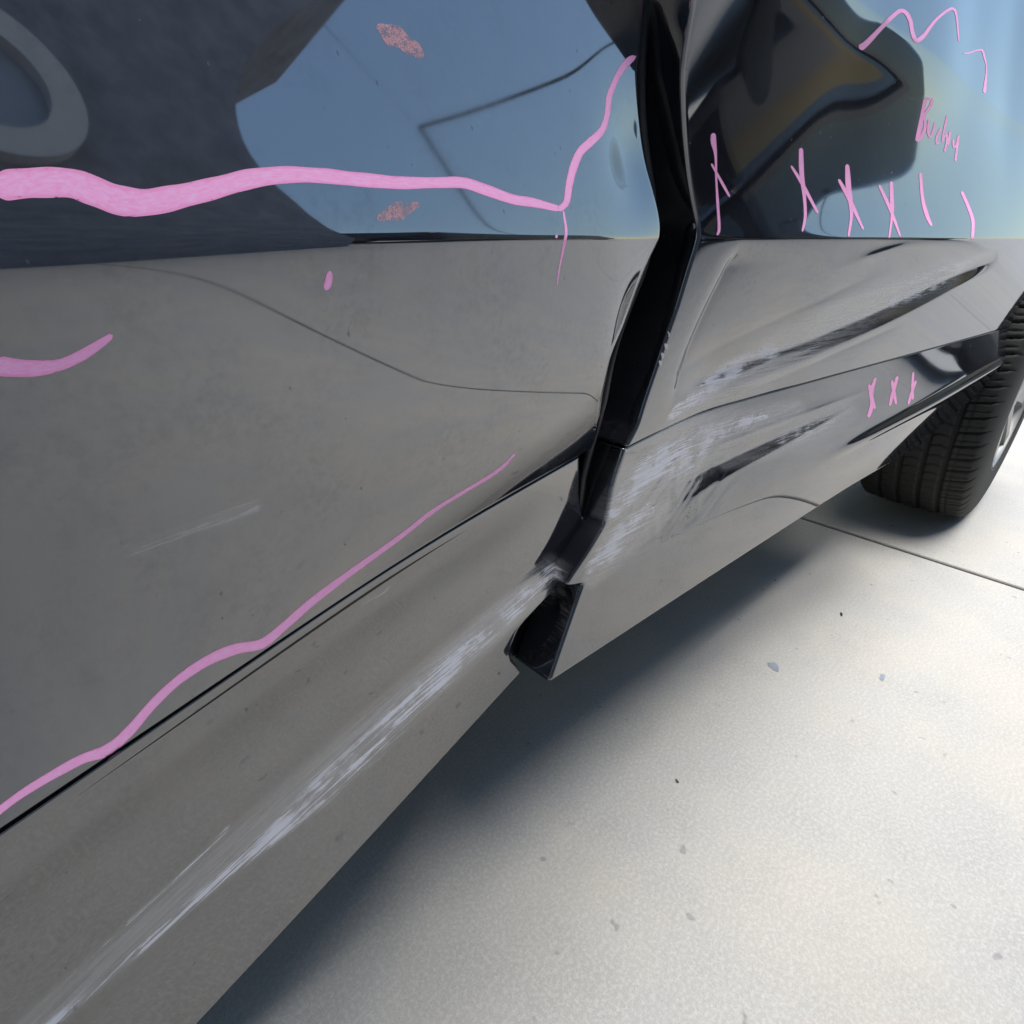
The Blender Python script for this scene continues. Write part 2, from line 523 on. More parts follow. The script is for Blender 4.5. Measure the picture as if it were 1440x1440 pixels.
def F_rclad(X, z):
    X = np.asarray(X, float); z = np.asarray(z, float)
    a, b_, d = yC_r(X) + 0.002, yD_r(X), yE_r(X)
    zd = zD_r(X)
    def hinge(q, s):
        return 0.5 * (q + np.sqrt(q * q + s * s))
    m1 = (b_ - d) / (zd - ZE); m3 = (a - b_) / (ZC - zd)
    y = d + m1 * (z - ZE) + (m3 - m1) * hinge(z - zd, 0.006)
    # crumpled patch behind the gap
    k = gauss(X - 0.45, 0.075) * sst(0.375, 0.395, z) * sst(0.50, 0.47, z)
    y = y + k * (0.0006 * wob(X - 0.8 * z, z * 0.9, 110, 0.4) + 0.0003 * wob(X - 0.8 * z, z, 240, 1.9) + 0.002)
    for z0, m_, a_, x0, x1, w_ in ((0.425, 0.06, 0.0030, 0.44, 0.80, 0.012), (0.455, 0.02, -0.0022, 0.50, 0.95, 0.010), (0.402, 0.10, -0.0020, 0.46, 0.90, 0.009)):
        dq = z - (z0 + m_ * (X - 0.40))
        y = y + a_ * np.exp(-np.sqrt(dq * dq + 0.0012 ** 2) / w_) * sst(x0, x0 + 0.10, X) * (1 - sst(x1 - 0.2, x1, X)) * sst(ZC, ZC - 0.015, z)
    # rounded lip along the ridge, towards the wheel
    y = y - 0.0035 * gauss(z - zd - 0.004, 0.006) * sst(0.75, 0.95, X)
    # long hollow behind it
    zl = 0.44 + 0.05 * (X - 0.5)
    y = y + 0.003 * gauss(z - zl, 0.022) * sst(0.42, 0.55, X) * (1 - sst(0.78, 1.0, X))
    return y


# --- panel outlines in the gap, read along X at each height
def edge_table(pts, F, sig, lo, hi):
    return table([(h[2], h[0]) for h in (hit(x, y, F) for x, y in pts)], sig, lo, hi)


xe_f = edge_table([(912, -40), (905, 0), (897, 80), (895, 130), (903, 200), (920, 270), (930, 325), (905, 380), (880, 440), (852, 500), (840, 560), (828, 628)],
                  F_front, 0.006, 0.48, 1.0)
xe_fc = edge_table([(812, 640), (812, 700), (819, 745), (817, 760), (793, 812), (774, 835), (732, 873), (716, 913), (715, 930), (728, 946)],
                   F_fclad, 0.003, 0.29, 0.51)
xe_r = edge_table([(975, -30), (975, 0), (958, 100), (965, 220), (983, 319), (980, 342), (953, 429), (926, 508), (897, 600), (880, 632)],
                  F_rear, 0.004, 0.48, 1.0)
xe_rc = edge_table([(878, 636), (863, 683), (851, 737), (824, 815), (793, 829), (775, 955)], F_rclad, 0.0025, 0.29, 0.51)


def panel(name, F, Xg, Zg, rolls, mat, parent=None, attrs=None):
    """grid of a panel with rolled, folded-in edges. rolls: side -> (radius, depth)"""
    Yg = F(Xg, Zg)
    def pad(X, Y, Z, side, r, dep):
        ax = 1 if side in ('l', 'r') else 0
        pick = (lambda A: A[:, :1] if side == 'l' else A[:, -1:]) if ax == 1 else (lambda A: A[:1, :] if side == 'b' else A[-1:, :])
        sg = -1 if side in ('l', 'b') else 1
        bx, by, bz = pick(X), pick(Y), pick(Z)
        steps = [(r * math.sin(a), r * (1 - math.cos(a))) for a in np.radians([15, 30, 45, 60, 75, 90])] + [(r, r + dep * 0.4), (r, r + dep)]
        xs, ys, zs = [], [], []
        for o, dy in steps:
            xs.append(bx + (sg * o if ax == 1 else 0)); ys.append(by + dy); zs.append(bz + (sg * o if ax == 0 else 0))
        if sg < 0:
            xs, ys, zs = xs[::-1], ys[::-1], zs[::-1]
            return (np.concatenate(xs + [X], ax), np.concatenate(ys + [Y], ax), np.concatenate(zs + [Z], ax))
        return (np.concatenate([X] + xs, ax), np.concatenate([Y] + ys, ax), np.concatenate([Z] + zs, ax))
    X, Y, Z = Xg, Yg, Zg
    for side, (r, dep) in rolls.items():
        X, Y, Z = pad(X, Y, Z, side, r, dep)
    nj, ni = X.shape
    V = np.stack([X.ravel(), Y.ravel(), Z.ravel()], 1)
    return car_part(name, V, grid_faces(nj, ni), mat, parent, True, attrs(V) if attrs else None)


def seg_field(px, py, lines):
    """strength of scrape marks drawn as polylines (x, y, half width) with a weight"""
    out = np.zeros_like(px)
    for pts, wgt in lines:
        for (x0, y0, w0), (x1, y1, w1) in zip(pts[:-1], pts[1:]):
            dx, dy = x1 - x0, y1 - y0
            t_ = np.clip(((px - x0) * dx + (py - y0) * dy) / (dx * dx + dy * dy), 0, 1)
            dist = np.hypot(px - x0 - t_ * dx, py - y0 - t_ * dy)
            wd = w0 + t_ * (w1 - w0)
            out = np.maximum(out, wgt * sst(1.25, 0.35, dist / wd))
    return out


SCUFF = [
    ([(60, 1450, 5), (200, 1332, 6), (300, 1244, 6), (380, 1178, 11), (450, 1112, 19), (520, 1050, 19), (600, 968, 18), (650, 920, 13), (700, 876, 12), (775, 805, 12)], 0.9),
    ([(180, 1298, 3), (250, 1235, 3), (320, 1165, 3)], 0.7),
    ([(90, 1380, 3), (150, 1325, 4)], 0.6),
    ([(865, 720, 10), (885, 690, 14), (905, 665, 16), (930, 650, 24), (960, 640, 26), (990, 615, 16), (1030, 600, 10), (1075, 585, 5)], 1.15),
    ([(830, 800, 8), (850, 780, 14), (880, 745, 14), (915, 715, 10)], 0.8),
    ([(945, 585, 6), (980, 555, 12), (1030, 520, 14), (1085, 495, 12)], 0.9),
    ([(1255, 425, 7), (1290, 410, 9), (1325, 395, 6)], 0.9),
    ([(1230, 435, 3), (1100, 490, 4)], 0.38),
    ([(180, 770, 12), (215, 765, 10), (260, 748, 6), (330, 722, 9), (360, 712, 8)], 0.18),
    ([(510, 850, 4), (545, 828, 4)], 0.35),
    ([(1100, 620, 10), (1165, 590, 10)], 0.3),
]
DULL = [
    ([(930, 625, 20), (1030, 540, 34), (1130, 480, 36), (1230, 425, 32), (1330, 385, 24)], 0.9),
    ([(860, 720, 22), (900, 680, 44), (960, 640, 48), (1040, 600, 30), (1120, 575, 14)], 0.9),
    ([(830, 815, 14), (870, 760, 34), (930, 715, 22)], 0.8),
    ([(1020, 650, 14), (1130, 610, 26), (1190, 580, 18)], 0.6),
    ([(40, 1450, 26), (250, 1265, 26), (450, 1095, 34), (620, 945, 30), (775, 800, 22)], 0.8),
]


def wear(V):
    px, py = project(V[:, 0], V[:, 1], V[:, 2])
    return {'scuff': seg_field(px, py, SCUFF), 'dull': seg_field(px, py, DULL)}


def zlevels(segs):
    out = []
    for a, b, n in segs:
        out += list(np.linspace(a, b, n, endpoint=False))
    out.append(segs[-1][1])
    return np.array(out)


def gridX(xa, xb, n, zl, pw=1.0):
    """columns from xa(z) to xb(z); fade the edge's waviness towards the far side"""
    t_ = np.linspace(0, 1, n)[None, :]
    A = xa(zl)[:, None]; B = xb(zl)[:, None]
    return A + (B - A) * t_, np.repeat(zl[:, None], n, 1)


const = lambda c: (lambda z: np.full_like(z, c))
GAPH = 0.0022
zl = zlevels([(ZC + GAPH, 0.645, 90), (0.645, 0.667, 36), (0.667, 0.80, 80), (0.80, 0.95, 12)])
Xg, Zg = gridX(const(-0.75), lambda z: xe_f(z) - 0.004 + 0.006 * sst(0.65, 0.60, z), 420, zl)
front_door = panel('front_door', F_front, Xg, Zg, {'b': (0.0008, 0.02), 'r': (0.010, 0.035)}, PAINT, attrs=wear)
zl = zlevels([(ZE, 0.362, 40), (0.362, 0.412, 44), (0.412, ZC - GAPH, 60)])
Xg, Zg = gridX(const(-0.75), lambda z: xe_fc(z) - 0.001, 420, zl)
front_clad = panel('front_sill_panel', F_fclad, Xg, Zg, {'t': (0.0006, 0.02), 'b': (0.003, 0.09), 'r': (0.006, 0.035)}, PAINT, attrs=wear)
XR = 1.475
zl = zlevels([(ZC + GAPH, 0.648, 90), (0.648, 0.664, 30), (0.664, 0.86, 90), (0.86, 1.15, 24)])
arch_r = table([(0.49, 1.462), (0.55, 1.468), (0.60, 1.49), (0.66, 1.55), (0.70, 1.62), (0.74, 1.8), (0.80, 2.3), (1.2, 2.3)], 0.01, 0.4, 1.2)
Xg, Zg = gridX(lambda z: xe_r(z) + 0.003, arch_r, 460, zl)
rear_door = panel('rear_door', F_rear, Xg, Zg, {'b': (0.0015, 0.02), 'l': (0.003, 0.04), 'r': (0.004, 0.03)}, PAINT, attrs=wear)
zl = zlevels([(ZE, 0.36, 50), (0.36, 0.43, 60), (0.43, ZC - 0.0025, 70)])
end_rc = table([(0.30, 1.255), (0.375, 1.42), (0.44, 1.462), (0.502, 1.462)], 0.006, 0.29, 0.51)
Xg, Zg = gridX(lambda z: xe_rc(z) + 0.003, end_rc, 460, zl)
rear_clad = panel('rear_sill_panel', F_rclad, Xg, Zg, {'t': (0.0015, 0.02), 'b': (0.003, 0.09), 'l': (0.004, 0.04), 'r': (0.004, 0.02)}, PAINT, attrs=wear)

# --- dark structure in the gap, behind the seams and under the car
def backing(name, F, X0, X1, z0, z1, dy, mat, n=40):
    Xg, Zg = np.meshgrid(np.linspace(X0, X1, n), np.linspace(z0, z1, n))
    V = np.stack([Xg.ravel(), (F(Xg, Zg) + dy).ravel(), Zg.ravel()], 1)
    return car_part(name, V, grid_faces(n, n), mat)


backing('door_seal', lambda X, z: yC_f(0.34) - 0.15 * np.clip(z - ZC, 0, ZB - ZC) + 0.15 * np.clip(z - ZB, 0, 1) + 0 * X, 0.20, 0.52, 0.292, 0.95, 0.034, SEAL)
backing('seam_backing', lambda X, z: F_front(X, ZC + GAPH + 0 * z), -0.75, 0.322, 0.494, 0.5075, 0.0035, SEAL, 160)
backing('seam_backing', lambda X, z: F_rear(X, ZC + GAPH + 0 * z), 0.372, 1.45, 0.494, 0.5075, 0.0035, SEAL, 160)


def box(name, x0, x1, y0, y1, z0, z1, mat, parent=None, bev=0.0):
    v = [(x, y, z) for z in (z0, z1) for y in (y0, y1) for x in (x0, x1)]
    f = [(0, 2, 3, 1), (4, 5, 7, 6), (0, 1, 5, 4), (1, 3, 7, 5), (3, 2, 6, 7), (2, 0, 4, 6)]
    o = car_part(name, v, f, mat, parent, False)
    if bev:
        md = o.modifiers.new('bevel', 'BEVEL'); md.width = bev; md.segments = 3
    return o


box('underbody', -2.3, 1.30, 0.33, 1.95, 0.30, 0.45, UNDER)
box('inner_body', -2.2, 1.30, 0.42, 1.9, 0.46, 0.95, UNDER)
box('cabin', -0.9, 2.0, 0.52, 1.8, 0.95, 1.42, UNDER, bev=0.12)
box('rear_body', 1.30, 2.8, 0.50, 1.95, 0.40, 0.95, UNDER)
box('wheel_liner', 1.30, 2.5, 0.36, 0.5, 0.74, 0.95, UNDER)

# rubber bead standing in the gap
zz = np.linspace(0.40, 0.95, 120)
bx = 0.5 * (np.where(zz < ZC, xe_fc(zz), xe_f(zz)) + np.where(zz < ZC, xe_rc(zz), xe_r(zz))) + 0.004
by = 0.5 * (np.where(zz < ZC, F_fclad(bx, zz), F_front(bx, zz)) + np.where(zz < ZC, F_rclad(bx, zz), F_rear(bx, zz))) + 0.020
ker = np.ones(15) / 15
bx = np.convolve(np.pad(bx, 7, 'edge'), ker, 'valid'); by = np.convolve(np.pad(by, 7, 'edge'), ker, 'valid')
bv = []
for x_, y_, z_ in zip(bx, by, zz):
    for k in range(8):
        a_ = k * math.pi / 4
        bv.append((x_ + 0.0045 * math.cos(a_), y_ + 0.006 * math.sin(a_), z_))
car_part('seal_bead', bv, grid_faces(len(zz), 8, wrap=True), plain('worn_rubber_bead', (0.006, 0.007, 0.010), 0.35, 1.5, var=0.5, bscale=120))

# ------------------------------------------------------------------ rear wheel
WX, WR, WY0, WW = 1.785, 0.335, 0.118, 0.25
wheel = empty('wheel', parent=car)
wheel.location = Vector((WX, WY0 + WW / 2, WR)) - Vector(CARLOC)


def tyre_mesh():
    na, nw = 900, 92
    s = np.linspace(-1, 1, nw)                      # -1 outer side (towards the camera side)
    # section: half-width coordinate and radius, tread flat with rounded shoulders then sidewall
    sec = []
    for q in s:
        sec.append(q)
    ang = np.linspace(0, 2 * math.pi, na, endpoint=False)
    A, Q = np.meshgrid(ang, s, indexing='ij')
    tw = 0.74                                        # tread part of the section parameter
    aq = np.abs(Q)
    hw = WW / 2
    y = np.where(aq < tw, Q / tw * (hw - 0.022), np.sign(Q) * (hw - 0.022 + 0.022 * np.sin(np.clip((aq - tw) / (1 - tw), 0, 1) * math.pi * 0.62)))
    k = np.clip((aq - tw) / (1 - tw), 0, 1)
    r = WR - 0.006 * (np.clip(aq, 0, tw) / tw) ** 2 - np.where(aq < tw, 0, 0.004 * k + 0.132 * k ** 1.9)
    # grooves
    yy = y
    dep = np.zeros_like(A)
    for gy, gw in ((-0.060, 0.0055), (-0.020, 0.0055), (0.022, 0.0055), (0.062, 0.005)):
        dep = np.maximum(dep, 0.008 * sst(gw, gw * 0.55, np.abs(yy - gy)))
    dep = np.maximum(dep, 0.0025 * sst(0.0018, 0.0008, np.abs(yy + 0.074)))
    # lateral sipes: shoulder blocks and curved centre ribs
    n_s = 64
    ph = A * n_s / (2 * math.pi)
    out = (yy < -0.062)
    a1 = np.abs((ph + 6 * np.clip(-yy - 0.062, 0, 1)) % 1 - 0.5) * (2 * math.pi * WR / n_s)
    dep = np.maximum(dep, 0.006 * out * sst(0.0030, 0.0014, a1) * sst(0.119, 0.112, -yy))
    a3 = np.abs((ph * 2 + 6 * np.clip(-yy - 0.062, 0, 1) + 0.5) % 1 - 0.5) * (math.pi * WR / n_s)
    dep = np.maximum(dep, 0.003 * out * sst(0.0022, 0.0010, a3) * sst(0.108, 0.10, -yy))
    for c0, c1, of in ((-0.060, -0.020, 0.0), (-0.020, 0.022, 0.3), (0.022, 0.062, 0.6), (0.062, 0.12, 0.1)):
        inr = (yy > c0) & (yy < c1)
        u = (yy - c0) / (c1 - c0)
        a2 = np.abs((ph * 1.25 + of + 0.35 * np.sin(u * math.pi)) % 1 - 0.5) * (2 * math.pi * WR / n_s / 1.25)
        dep = np.maximum(dep, 0.0035 * inr * sst(0.0026, 0.0012, a2))
    r = r - dep
    # weight flattens the contact patch a touch
    X = r * np.sin(A); Z = np.maximum(-r * np.cos(A), -WR + 0.004)
    V = np.stack([X.ravel(), y.ravel(), Z.ravel()], 1)
    # faces: rows are angles
    F = []
    for i in range(na):
        i2 = (i + 1) % na
        for j in range(nw - 1):
            F.append((i * nw + j, i * nw + j + 1, i2 * nw + j + 1, i2 * nw + j))
    return V, F


tv, tf = tyre_mesh()
tyre = mesh_obj('tyre', tv, tf, RUBBER, wheel)
tyre.location = (0, 0, 0.004 - 0.0035)


def lathe(name, prof, mat, parent, n=96):
    V, F = [], []
    m = len(prof)
    for i in range(n):
        a = 2 * math.pi * i / n
        for r, y in prof:
            V.append((r * math.sin(a), y, -r * math.cos(a)))
    for i in range(n):
        i2 = (i + 1) % n
        for j in range(m - 1):
            F.append((i * m + j, i2 * m + j, i2 * m + j + 1, i * m + j + 1))
    return mesh_obj(name, V, F, mat, parent)


hw = WW / 2
lathe('rim', [(0.202, -hw + 0.016), (0.204, -hw + 0.004), (0.198, -hw + 0.001), (0.193, -hw + 0.006), (0.189, -hw + 0.02), (0.18, -hw + 0.07), (0.18, hw)], ALLOY, wheel)
for k in range(10):
    a = 2 * math.pi * k / 10
    V = []
    for r, wd, y in ((0.05, 0.022, -hw + 0.02), (0.15, 0.014, -hw + 0.012), (0.190, 0.018, -hw + 0.010)):
        for sx in (-1, 1):
            for dy in (0, 0.03):
                V.append((r * math.sin(a) + sx * wd * math.cos(a), y + dy, -r * math.cos(a) + sx * wd * math.sin(a)))
    F = []
    for j in (0, 4):
        F += [(j, j + 4, j + 5, j + 1), (j + 2, j + 3, j + 7, j + 6), (j, j + 2, j + 6, j + 4), (j + 1, j + 5, j + 7, j + 3)]
    mesh_obj('spoke', V, F, ALLOY, wheel, False)
lathe('hub_cap', [(0.0, -hw + 0.012), (0.05, -hw + 0.014), (0.062, -hw + 0.03), (0.062, hw - 0.05)], ALLOY, wheel, 48)

# ------------------------------------------------------------------ paint marker strokes, drawn on the panels
def bvh_of(objs):
    V, F = [], []
    for o in objs:
        off = len(V)
        me = o.data
        V += [tuple(np.array(v.co) + CARLOC) for v in me.vertices]
        F += [tuple(off + i for i in p.vertices) for p in me.polygons]
    return BVHTree.FromPolygons(V, F)


def smooth_poly(pts, step):
    P = np.array(pts, float)
    # Catmull-Rom through the points
    out = []
    Q = np.vstack([2 * P[0] - P[1], P, 2 * P[-1] - P[-2]])
    for i in range(1, len(Q) - 2):
        p0, p1, p2, p3 = Q[i - 1], Q[i], Q[i + 1], Q[i + 2]
        n = max(2, int(np.hypot(*(p2 - p1)[:2]) / step))
        for k in range(n):
            s = k / n
            out.append(0.5 * ((2 * p1) + (-p0 + p2) * s + (2 * p0 - 5 * p1 + 4 * p2 - p3) * s * s + (-p0 + 3 * p1 - 3 * p2 + p3) * s ** 3))
    out.append(P[-1])
    return np.array(out)


def stroke(name, pts, tree, parent, mat=None, lift=0.00006, step=3.0, rag=0.05):
    C = smooth_poly(pts, step)
    n = len(C)
    T = np.gradient(C[:, :2], axis=0)
    T /= np.maximum(np.hypot(T[:, 0], T[:, 1]), 1e-6)[:, None]
    Nn = np.stack([-T[:, 1], T[:, 0]], 1)
    rows = []
    o = Vector((0, 0, CAM_Z))
    ph = random.random() * 10
    cross = (-1, -0.8, -0.3, 0.3, 0.8, 1)
    for i in range(n):
        wd = max(C[i, 2], 1.0) * 0.5
        wd *= 1 + rag * math.sin(i * 0.23 + ph) * math.sin(i * 0.11 + 2 * ph)
        end = min(i, n - 1 - i) * step
        if end < wd:
            wd *= max(0.25, math.sqrt(max(0.0, 1 - (1 - end / wd) ** 2)))
        row = []
        for c in cross:
            p = C[i, :2] + Nn[i] * c * wd
            d = Vector(ray(p[0], p[1])).normalized()
            loc, nor, idx, dist = tree.ray_cast(o, d)
            if loc is None:
                row = None
                break
            if nor.dot(d) > 0:
                nor = -nor
            row.append((np.array(loc), np.array(nor), abs(c) > 0.95))
        if row:
            rows.append(row)
    V, m, al, ac = [], len(cross), [], []
    for q, row in enumerate(rows):
        for (loc, nor, edge), c in zip(row, cross):
            V.append(loc + nor * lift)
            al.append(q * step / 12.0 + ph * 7); ac.append(c)
    if len(rows) < 2:
        return None
    V = np.array(V)
    F = grid_faces(len(rows), m)
    # orient towards the camera
    a, b, c = V[F[0][0]], V[F[0][1]], V[F[0][2]]
    if np.dot(np.cross(b - a, c - a), np.array([0, 0, CAM_Z]) - a) < 0:
        F = [f[::-1] for f in F]
    return car_part(name, V, F, mat or PINK, parent, True, {'along': al, 'across': ac})


tf_ = bvh_of([front_door, front_clad])
tr_ = bvh_of([rear_door, rear_clad])
FRONT = [
    ('marker_line', [(-10, 262, 44), (50, 257, 42), (100, 258, 42), (130, 268, 42), (165, 281, 42), (200, 285, 38), (240, 279, 36), (300, 265, 32), (350, 252, 28), (400, 246, 24), (450, 247, 22), (500, 252, 20), (560, 257, 18), (610, 257, 16), (650, 257, 16), (680, 266, 15), (720, 280, 14), (750, 285, 13), (787, 294, 9)]),
    ('marker_line', [(784, 296, 8), (796, 285, 9), (800, 262, 10), (805, 240, 11), (815, 215, 12), (830, 200, 12), (845, 185, 10), (853, 165, 8), (857, 135, 8), (868, 108, 8), (880, 90, 10), (890, 82, 9), (898, 88, 9), (906, 100, 6), (911, 109, 3)]),
    ('marker_drip', [(792, 296, 3), (796, 325, 4), (793, 345, 4), (787, 375, 2.5), (783, 402, 1.5)]),
    ('marker_dot', [(783, 330, 5), (782, 335, 4)]),
    ('marker_arc', [(-10, 514, 28), (40, 518, 24), (80, 514, 18), (110, 502, 16), (135, 487, 14), (158, 471, 8)]),
    ('marker_dot', [(464, 381, 8), (462, 395, 11), (458, 408, 10)]),
    ('marker_line', [(-10, 1146, 11), (40, 1110, 11), (110, 1070, 14), (150, 1055, 16), (180, 1030, 14), (215, 990, 13), (250, 957, 13), (290, 930, 14), (330, 913, 15), (368, 905, 14), (400, 880, 12), (440, 845, 11), (500, 800, 9), (560, 757, 7), (610, 718, 6), (650, 693, 5), (700, 662, 5), (725, 637, 3)]),
]
for nm, p in FRONT:
    stroke(nm, p, tf_, front_door)
stroke('marker_smudge', [(530, 35, 10), (545, 45, 20), (565, 58, 24), (585, 72, 18), (596, 80, 8)], tf_, front_door, SMUDGE, rag=0.4, step=2.0)
stroke('marker_smudge', [(530, 308, 8), (545, 302, 16), (562, 296, 20), (578, 291, 16), (590, 286, 8)], tf_, front_door, SMUDGE, rag=0.4, step=2.0)
REAR = [
    ('marker_line', [(1208, 68, 11), (1218, 61, 8), (1242, 36, 6), (1261, 18, 6), (1271, 16, 6), (1279, 27, 6), (1283, 46, 6), (1288, 57, 6), (1298, 51, 6), (1315, 29, 4), (1332, 15, 4), (1341, 13, 4), (1345, 24, 3), (1348, 58, 2)]),
    ('marker_line', [(1354, 75, 2), (1361, 75, 2), (1373, 71, 2), (1381, 71, 3), (1384, 80, 3), (1387, 97, 2), (1384, 131, 5)]),
    # handwriting
    ('marker_letter', [(1301, 139, 5), (1297, 160, 6), (1292, 185, 6), (1289, 199, 6)]),
    ('marker_letter', [(1300, 139, 4), (1310, 140, 4), (1308, 149, 4), (1300, 163, 3), (1301, 176, 4), (1298, 188, 5), (1290, 199, 5)]),
    ('marker_letter', [(1306, 168, 3), (1305, 185, 4), (1308, 193, 3), (1312, 184, 3), (1315, 172, 3)]),
    ('marker_letter', [(1323, 180, 3), (1317, 193, 3), (1317, 202, 3), (1321, 200, 3)]),
    ('marker_letter', [(1332, 162, 3), (1327, 185, 3), (1325, 200, 3)]),
    ('marker_letter', [(1326, 195, 2.5), (1331, 189, 3), (1331, 200, 3), (1328, 214, 3)]),
    ('marker_letter', [(1336, 184, 3), (1333, 204, 3)]),
    ('marker_letter', [(1340, 196, 3), (1341, 207, 3), (1345, 204, 3), (1348, 190, 3), (1345, 212, 3), (1343, 227, 3)]),
    # crosses
    ('marker_stroke', [(1003, 187, 7), (1003, 199, 8), (1006, 218, 4), (1007, 252, 3), (1009, 286, 4), (1011, 321, 4), (1008, 331, 3)]),
    ('marker_stroke', [(1000, 230, 3), (1015, 257, 4), (1026, 277, 3)]),
    ('marker_stroke', [(1126, 208, 6), (1127, 243, 7), (1131, 278, 5), (1132, 305, 4), (1128, 326, 3)]),
    ('marker_stroke', [(1112, 233, 3), (1127, 257, 5), (1150, 300, 4)]),
    ('marker_stroke', [(1191, 231, 6), (1193, 264, 8), (1197, 299, 5), (1193, 333, 3)]),
    ('marker_stroke', [(1179, 252, 4), (1193, 278, 6), (1214, 323, 3)]),
    ('marker_stroke', [(1253, 255, 5), (1254, 288, 6), (1254, 305, 4), (1250, 335, 2.5)]),
    ('marker_stroke', [(1236, 260, 4), (1252, 295, 5), (1266, 333, 2.5)]),
    ('marker_stroke', [(1294, 243, 4), (1297, 278, 5), (1303, 302, 6), (1310, 318, 4)]),
    ('marker_stroke', [(1352, 269, 4), (1362, 292, 5), (1368, 312, 5), (1367, 338, 4)]),
]
for nm, p in REAR:
    stroke(nm, p, tr_, rear_door, lift=0.0002, step=2.0)
SILL = [
    [(1231, 531, 4), (1225, 554, 6), (1230, 575, 4)], [(1222, 540, 4), (1226, 567, 6), (1221, 587, 5)],
    [(1262, 529, 4), (1255, 554, 5), (1251, 571, 3)], [(1254, 535, 4), (1257, 552, 5), (1260, 569, 3)],
    [(1284, 523, 3), (1283, 545, 4), (1283, 562, 4)], [(1288, 535, 3), (1282, 552, 4), (1277, 569, 3)],
]
for p in SILL:
    stroke('marker_stroke', p, tr_, rear_clad, lift=0.0002, step=2.0)

# ------------------------------------------------------------------ bent clip and chipped edges in the gap
def wire(name, P, rad, mat, parent):
    V = []
    P = [Vector(p) for p in P]
    for i, p in enumerate(P):
        d = (P[min(i + 1, len(P) - 1)] - P[max(i - 1, 0)]).normalized()
        u = d.cross(Vector((0.3, 1, 0.2))).normalized(); w_ = u.cross(d)
        for k in range(6):
            a = k * math.pi / 3
            V.append(tuple(p + (u * math.cos(a) + w_ * math.sin(a)) * rad))
    return car_part(name, V, grid_faces(len(P), 6, wrap=True), mat, parent)


BARE = plain('chipped_pale_edge', (0.55, 0.54, 0.52), 0.5, var=0.4, bscale=600)


def gap_pt(px, py, y):
    d = ray(px, py)
    return d * (y / d[1]) + np.array([0, 0, CAM_Z])


wire('bent_clip', [gap_pt(826, 731, 0.296), gap_pt(831, 738, 0.290), gap_pt(839, 741, 0.286), gap_pt(844, 738, 0.280), gap_pt(849, 744, 0.272)], 0.0009, BARE, car)
for px, py, w_ in ((936, 487, 5), (931, 500, 4), (928, 511, 4), (880, 633, 4), (976, 318, 3), (940, 470, 2)):
    stroke('paint_chip', [(px - 1, py - 4, w_), (px + 1, py, w_), (px, py + 4, w_ * 0.7)], tr_, rear_door, BARE, lift=0.0002, step=2.0)

# ------------------------------------------------------------------ flakes lying on the concrete
def flake(px, py, L, Wd, rot, mat, label, name='paint_flake'):
    p = at_z(px, py, 0.0)
    V, F = [], []
    n = 9
    for k in range(n):
        a = 2 * math.pi * k / n
        r = 0.6 + 0.7 * random.random()
        V.append((math.cos(a) * L * r, math.sin(a) * Wd * r, 0.0004 + 0.0006 * random.random()))
    V += [(x * 0.9, y * 0.9, 0.0002) for x, y, z in V]
    V.append((0, 0, 0.0009))
    for k in range(n):
        F.append((k, (k + 1) % n, 2 * n)); F.append((k, n + k, n + (k + 1) % n, (k + 1) % n))
    o = mesh_obj(name, V, F, mat, None, False)
    o.location = (p[0], p[1], 0.0)
    o.rotation_euler = (0, 0, rot)
    return tag(o, label, 'paint flake', 'flakes fallen on the concrete')


flake(1183, 864, 0.008, 0.003, 0.3, CHIP_DARK, 'small dark flake on the concrete, nearest the slab joint')
flake(1088, 938, 0.013, 0.009, 0.8, CHIP_BLUE, 'largest pale blue-grey flake on the concrete by the car shadow')
flake(1241, 953, 0.008, 0.0045, 0.2, CHIP_BLUE, 'small blue-grey flake on the concrete right of the larger one')
flake(1090, 816, 0.003, 0.0025, 0.2, CHIP_DARK, 'tiny dark speck lying in the shadow of the sill')
flake(952, 1099, 0.0035, 0.002, 0.9, CHIP_DARK, 'tiny dark speck on the bright concrete below the sill gap')


# ------------------------------------------------------------------ unseen: what the paint reflects, with walls and a slab added for tone
WALLM = plain('added_wall_grey', (0.17, 0.185, 0.225), 0.9, var=0.6, bscale=5)  # mottled grey shared by the added walls and shade slab
GLASS = plain('dark_window_glass', (0.01, 0.011, 0.013), 0.05)
BLACKP = plain('black_vehicle_paint', (0.010, 0.010, 0.012), 0.12, 1.5)


def rbox(name, c, sz, mat, parent=None, bev=0.0, taper=1.0, loc0=(0, 0, 0)):
    hx, hy, hz = sz[0] / 2, sz[1] / 2, sz[2] / 2
    V = []
    for z, k in ((-hz, 1.0), (hz, taper)):
        for y in (-hy, hy):
            for x in (-hx, hx):
                V.append((c[0] + x * k, c[1] + y * (0.5 + 0.5 * k), c[2] + z))
    f = [(0, 2, 3, 1), (4, 5, 7, 6), (0, 1, 5, 4), (1, 3, 7, 5), (3, 2, 6, 7), (2, 0, 4, 6)]
    o = mesh_obj(name, V, f, mat, parent, False)
    if bev:
        md = o.modifiers.new('bevel', 'BEVEL'); md.width = bev; md.segments = 3
    return o


